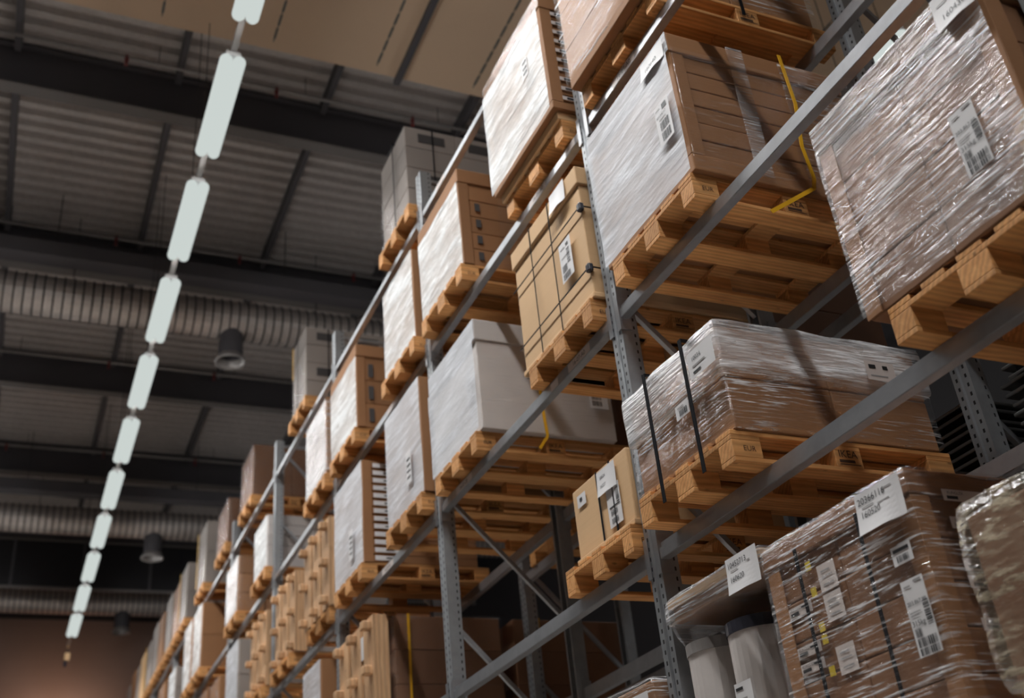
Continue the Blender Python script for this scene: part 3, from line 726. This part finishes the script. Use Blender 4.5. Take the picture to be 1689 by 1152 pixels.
t = load('lidded_box', 'plain white lidded box with smooth white side and streaky film front', 'load', -.04, 1.0, 4.58, 5.50, z_of('C'), 1.29, 'card_white', 1, 1, lid=.17, front='film_white', lidfront='film_white')
obj('stretch_wrap', subbox(-.04, 1.02, 4.566, 4.572, z_of('C'), 1.1, 6, .001, .003, 5), 'film_side', t, smooth=True)
label(t, 'barcode_label', 's', (.80, 4.55, .66), .15, .2, [('b', .02, .02, .08, .04), ('b', .02, .07, .08, .05), ('l', .02, .15, .12, .03, 1)])
label(t, 'print', 'f', (-.066, 4.76, .72), .10, .22, [('l', .06, .03, .02, .16, 2), ('l', .03, .05, .015, .1, 2)], 0, 0, 'paper')
strap_side(t, 4.555, [(.40, 1.29), (.42, .55), (.43, .40), (.36, .30)])
# level D
pallet(3.24, 'D', 'small pine pallet under the squat tan carton with two labels', -.06, .74)
t = load('tan_carton', 'squat tan carton with two white labels and two black straps, alone on its beam', 'load', -.02, .9, 2.87, 3.50, z_of('D'), -.50, 'card_tan', 1, 1, group=None)
for yy in (3.02 + .18, 3.02 + .03): strap_v(t, -.021, yy, z_of('D') + .02, -.505, 'strap', .014)
label(t, 'paper_sheet', 'f', (-.026, 3.19, -.66), .2, .14, [('t', '10034', .03, .09, .026), ('t', '16027', .03, .04, .026)], 0, .008)
label(t, 'shipping_label', 'f', (-.024, 3.12, -.86), .14, .22, [('l', .02, .1, .08, .008, 1), ('v', .1, .1, .03, .09), ('b', .03, .06, .07, .03), ('b', .03, .015, .07, .03)])
label(t, 'barcode_label', 'f', (-.0225, 3.44, -.62), .1, .07, [('l', .03, .03, .03, .02, 1)])
obj('base_board', B(-.03, .9, 2.865, 3.51, z_of('D') + .0005, z_of('D') + .03, bev=.004), 'card_tan', t)
# level E
pallet(3.24, 'E', 'pallet below the picture under the film topped carton', -.04, .74)
t = load('film_carton', 'film covered brown carton whose top just shows at the lower picture edge', 'load', -.06, .9, 2.89, 3.52, z_of('E'), -1.68, 'card', 2, 1, wrap='film')
label(t, 'shipping_label', 'f', (-.086, 3.06, -1.86), .16, .13, [('l', .02, .09, .1, .008), ('l', .02, .05, .08, .02, 1)])

# ---- bay 2
pallet(6.1, 'A', 'pine pallet on the topmost beams under the grey cartons', -.08, .86)
def grey_cartons(lab, y0, y1, lev='A', z1=4.1, x1=.95, strap='strap'):
    t = load('hand_hole_cartons', lab, 'load', -.05, x1, y0, y1, z_of(lev), z1, 'card_grey', 4, 1, n_in=2, front='film_side')
    zz = z_of(lev); h = (z1 - zz) / 4
    for k in range(4):
        if k % 2 == 0: continue
        for q in (0, 1):
            xa = -.05 + (x1 + .05) * (q * .5 + .13)
            bm = bmesh.new(); box(bm, xa, xa + .26, y0 - .004, y0 + .0015, zz + k * h + .3 * h, zz + k * h + .72 * h); obj('hand_hole', bm, 'dark_gap', t)
    strap_side(t, y0 - .005, [(.22, z1), (.22, zz)], 'strap', .012)
    if strap: strap_v(t, -.075, (y0 * .6 + y1 * .4), zz + .005, z1, strap, .02, .3)
    return t
grey_cartons('grey cartons with hand holes and a black strap, standing highest beside the second upright', 5.74, 6.45)
pallet(6.12, 'B', 'pine pallet under the white wrapped box next to the second upright', -.095, .88)
load('wrapped_box', 'white streaky wrapped box just past the second upright on the second level', 'load', -.06, 1.0, 5.69, 6.48, z_of('B'), 2.66, 'card', 4, 1, posts=True, front='film_bright', wrap=None)
pallet(7.83, 'B', 'pine pallet under the brown and white box with dark side marks', -.095, .88)
t = load('lidded_carton', 'box with wrinkled white film face and brown side with dark marks, third bay', 'load', -.06, 1.0, 7.38, 8.28, z_of('B'), 2.68, 'card', 3, 1, lid=.13, posts=True, front='film_bright')
for k in range(3):
    bm = bmesh.new(); box(bm, .05, .10, 7.372, 7.3765, z_of('B') + .06 + k * .24, z_of('B') + .2 + k * .24); obj('hand_hole', bm, 'dark_gap', t)
pallet(6.14, 'C', 'pine pallet under the tall white box behind the second upright', -.095, .88)
t = load('wrapped_box', 'tall white wrapped box with small print, behind the second upright on the third level', 'load', -.06, 1.0, 5.69, 6.56, z_of('C'), 1.42, 'card', 11, 1, front='film_white', posts=True)
for k in range(10): label(t, 'carton_label', 's', (.03, 5.681, z_of('C') + .03 + k * .09), .2, .04, [('l', .06, .012, .08, .012, 1)], 0, 0, 'paper_dim')
label(t, 'print', 'f', (-.092, 6.02, .60), .12, .28, [('l', .02, .05 + .05 * k, .08, .016, 1) for k in range(4)], 0, 0, 'paper')
pallet(7.72, 'C', 'pine pallet under the white box with a ladder of side labels', -.095, .88)
t = load('labelled_box', 'white wrapped box whose brown side carries a ladder of white labels', 'load', -.06, 1.0, 7.28, 8.2, z_of('C'), 1.40, 'card', 13, 1, front='film_white', posts=True)
for k in range(13): label(t, 'carton_label', 's', (.03, 7.271, z_of('C') + .02 + k * .0735), .26, .042, [('l', .10, .015, .08, .012, 1)], 0, 0, 'paper')
label(t, 'print', 'f', (-.092, 7.66, .56), .12, .28, [('l', .02, .05 + .05 * k, .08, .016, 1) for k in range(4)], 0, 0, 'paper')
pallet(7.75, 'D', 'pine pallet under the dark brown load behind the leaning foot pallet', .02, 1.0)
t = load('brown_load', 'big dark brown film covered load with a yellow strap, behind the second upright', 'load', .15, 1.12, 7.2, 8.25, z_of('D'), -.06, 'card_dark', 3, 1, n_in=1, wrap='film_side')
strap_side(t, 7.17, [(.27, -.05), (.27, -.92)], 'strap_yellow', .02)
pallet(7.75, 'D', 'pallet of the rack behind under the deeper dark brown load', 1.25, 1.0)
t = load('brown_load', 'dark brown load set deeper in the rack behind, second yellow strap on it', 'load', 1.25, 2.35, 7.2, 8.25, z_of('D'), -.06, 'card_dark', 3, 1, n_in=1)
strap_side(t, 7.195, [(1.50, -.05), (1.47, -.92)], 'strap_yellow', .02)
c = foot_pallet(-.10, 7.75, z_of('D') - .02, 'pale foot pallet on edge with a white sticker, leaning on the dark brown load', 0., 1.05)
label(c, 'sticker', 'f', (-.02, 7.62, -.35), .14, .2, [])
c2 = c.children[-1]; c2.matrix_parent_inverse = Matrix()
sx = c2; m = c.matrix_basis.copy()
sx.data.transform(Matrix.Translation(sx.location + c.location)); sx.data.transform(m.inverted()); sx.location = (0, 0, 0)

# ---- bays 3 and farther
pallet(9.75, 'A', 'pine pallet under the grey cartons with the yellow corner', -.08, .8)
t = grey_cartons('tall grey cartons with hand holes and a yellow corner, topmost level of the fourth bay', 9.42, 10.05, z1=4.1, strap=None)
strap_v(t, -.075, 9.95, z_of('A') + .5, 4.08, 'strap_yellow', .03); strap_v(t, -.075, 9.72, z_of('A') + .005, 4.1, 'strap', .02)
pallet(8.91, 'B', 'pine pallet under the crumpled white load of the fourth bay', -.095, .88)
load('crumpled_load', 'white crumpled film load split by a dark seam, second level of the fourth bay', 'load', -.06, 1.0, 8.50, 9.3, z_of('B'), 2.64, 'card', 1, 2, front='film_bright', posts=True, wrap='film')
pallet(8.95, 'C', 'flat pallet under the standing foot pallet of the fourth bay', -.05, .9)
foot_pallet(-.13, 8.97, z_of('C'), 'pale foot pallet on edge, alone and highest of the standing ones', 0, .98)
pallet(10.6, 'C', 'flat pallet under the foot pallet that leans on a grey wrapped load', -.05, .95)
foot_pallet(-.08, 10.55, z_of('C'), 'pale foot pallet on edge in front of the grey wrapped load', 0, .95)
load('grey_load', 'grey film wrapped load behind a standing foot pallet', 'load', .17, 1.05, 10.12, 11.0, z_of('C'), 1.28, 'card_grey', 2, 1, wrap='film')
pallet(9.15, 'D', 'flat pallet under the small white carton at the lower picture edge', -.03, .84)
load('white_carton', 'small white carton with a brown side at the lower picture edge past the foot pallet', 'load', -.06, .95, 8.76, 9.42, z_of('D'), -.01, 'card', 1, 1, front='film_white')
t = load('brown_cartons', 'dark brown shiny cartons on the topmost level by the fourth upright', 'load', -.06, 1.0, 12.3, 13.1, z_of('A'), 3.9, 'card_dark', 1, 1, wrap='film_side', n_in=2)
pallet(12.7, 'A', 'pallet under the dark brown shiny cartons of the topmost level', -.09, .84)
t = load('narrow_box', 'narrow white faced box with a yellow side strap behind the fourth upright', 'load', -.06, 1.0, 11.28, 12.0, z_of('B'), 2.46, 'card_white', 5, 1, front='film_bright')
strap_side(t, 11.272, [(.66, 2.46), (.74, 1.8)], 'strap_yellow', .035)
pallet(11.70, 'B', 'pallet under the narrow white box behind the fourth upright', -.09, .84)
t = load('film_box', 'glittering film front box with brown corded side on the second level', 'load', -.06, 1.0, 13.1, 13.92, z_of('B'), 2.58, 'card', 3, 1, front='film_bright', wrap='film_side')
strap_side(t, 13.07, [(.3, 2.58), (.3, 1.8)], 'strap', .014)
pallet(13.5, 'B', 'pallet under the glittering film front box', -.09, .84)
pallet(12.0, 'C', 'flat pallet under the foot pallet past the fourth upright', -.05, .9)
foot_pallet(-.08, 11.98, z_of('C'), 'pale foot pallet on edge past the fourth upright', 0, .9)
t = load('tall_brown_load', 'tall dark brown load rising above the topmost beams by the fifth upright', 'load', -.06, 1.0, 14.1, 14.95, z_of('A'), 3.85, 'card_dark', 1, 1, wrap='film_side')
pallet(14.52, 'A', 'pallet under the tall dark brown load by the fifth upright', -.09, .84)
far = [('A', 15.95, 16.7, 4.2, 'card_grey', 'film_side', 'grey film topped load past the fifth upright, yellow corner strap', 'strap_yellow'),
       ('A', 17.85, 18.6, 4.15, 'card_grey', 'film_side', 'grey load with a tan corner on the topmost level of the seventh bay', 'strap_yellow'),
       ('A', 18.75, 19.5, 4.1, 'card', 'film_side', 'streaky brown load on the topmost level right after the grey one', None),
       ('A', 19.7, 20.45, 4.2, 'card_grey', 'film_side', 'grey and brown load on the topmost level of the eighth bay', None),
       ('A', 20.75, 21.5, 4.15, 'card', 'film_side', 'brown film load on the topmost level, middle of the eighth bay', None),
       ('A', 21.6, 22.3, 4.2, 'card_grey', 'film', 'pale load closing the eighth bay on the topmost level', None),
       ('A', 22.55, 23.3, 4.1, 'card_grey', 'film_side', 'grey blurred load opening the ninth bay on the topmost level', 'strap_yellow'),
       ('A', 23.7, 24.4, 4.15, 'card_tan', 'film_side', 'tan blurred load on the topmost level, middle of the ninth bay', None),
       ('A', 24.5, 25.1, 4.1, 'card_grey', 'film_side', 'last grey blurred load of the ninth bay', None),
       ('A', 25.4, 26.1, 4.2, 'card', 'film_side', 'brown blurred load at the far end of the topmost level', None),
       ('A', 26.4, 27.1, 4.1, 'card_grey', 'film_side', 'last load of the rack near the brown wall', None),
       ('B', 15.95, 16.72, 2.82, 'card', 'film_bright', 'wide white faced load with a plain brown side, second level by the sixth upright', None),
       ('B', 16.92, 17.7, 2.84, 'card', 'film_bright', 'white faced load just past the sixth upright on the second level', None),
       ('B', 18.6, 19.4, 2.5, 'card_grey', 'film_bright', 'pale narrow load on the second level of the seventh bay', None),
       ('B', 20.0, 20.8, 2.6, 'card', 'film', 'brown load on the second level of the eighth bay', None),
       ('B', 21.5, 22.2, 2.6, 'card_grey', 'film', 'grey load on the second level at the far lower edge', None),
       ('C', 12.85, 13.65, 1.35, 'card_grey', 'film_white', 'grey wrapped load with a glaring top, third level of the fifth bay', None),
       ('C', 14.2, 14.95, 1.22, 'card', 'film', 'brown narrow load on the third level past the fifth upright', None),
       ('C', 15.2, 16.0, 1.3, 'card', 'film', 'brown load on the third level at the lower picture edge', None)]
for lev, y0, y1, z1, mt, fm, lab, st in far:
    t = load('wrapped_load', lab, 'load', -.07, .98, y0, y1, z_of(lev), z1, mt, 2, 1, front=fm)
    if st: strap_v(t, -.095, y1 - .06, z_of(lev) + .1, z1, st, .05)
    if lev == 'A':
        for k in (0,):
            bm = bmesh.new(); box(bm, .1, .36, y0 - .004, y0 + .001, z1 - .36, z1 - .22); obj('hand_hole', bm, 'dark_gap', t)
    pallet((y0 + y1) / 2, lev, 'pallet under the ' + lab.split(',')[0].split(' on the ')[0].replace('last ', 'endmost '), -.10, max(.7, y1 - y0 + .04))

# ---- the rack behind: what shows through the gaps
for y, lev, z1, lab in ((3.6, 'C', 1.2, 'brown load in the rack behind, seen under the tied tan carton'), (5.3, 'C', 1.2, 'brown load in the rack behind, seen past the white lidded box'),
                        (5.3, 'B', 2.5, 'brown load in the rack behind at the second level'), (3.6, 'B', 2.5, 'brown load in the rack behind above the tied tan carton'),
                        (6.4, 'C', 1.2, 'brown load in the rack behind past the second upright')):
    pallet(y, lev, 'pallet under the ' + lab.replace(', seen', '').replace(' at the second level', ' on level two'), 1.30, .84)
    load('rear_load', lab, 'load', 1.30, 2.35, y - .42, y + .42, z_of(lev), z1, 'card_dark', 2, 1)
for lab, y0, y1, lev, n in (('stack of shiny steel trays in the rack behind, seen under the squat tan carton', 2.6, 4.5, 'E', 26), ('stack of shiny steel trays in the rack behind the low strapped cartons', .3, 1.76, 'D', 13), ('shorter stack of shiny steel trays just past the dark upright of the rack behind', 1.94, 2.9, 'D', 12)):
    t = thing('tray_stack', lab, 'tray stack', (1.8, (y0 + y1) / 2, LV[lev]))
    z = LV[lev] + .002
    for k in range(n):
        j = rnd.uniform(0, .05)
        obj('tray', B(1.45 + j, 2.3, y0 + j, y1 - j * .5, z, z + .018, bev=.005), 'tray', t)
        bm = bmesh.new()
        for yy in (y0 + .08, (y0 + y1) / 2, y1 - .12): box(bm, 1.52, 2.2, yy, yy + .05, z + .018, z + .049)
        obj('runner', bm, 'plastic_dark', t)
        z += .0495
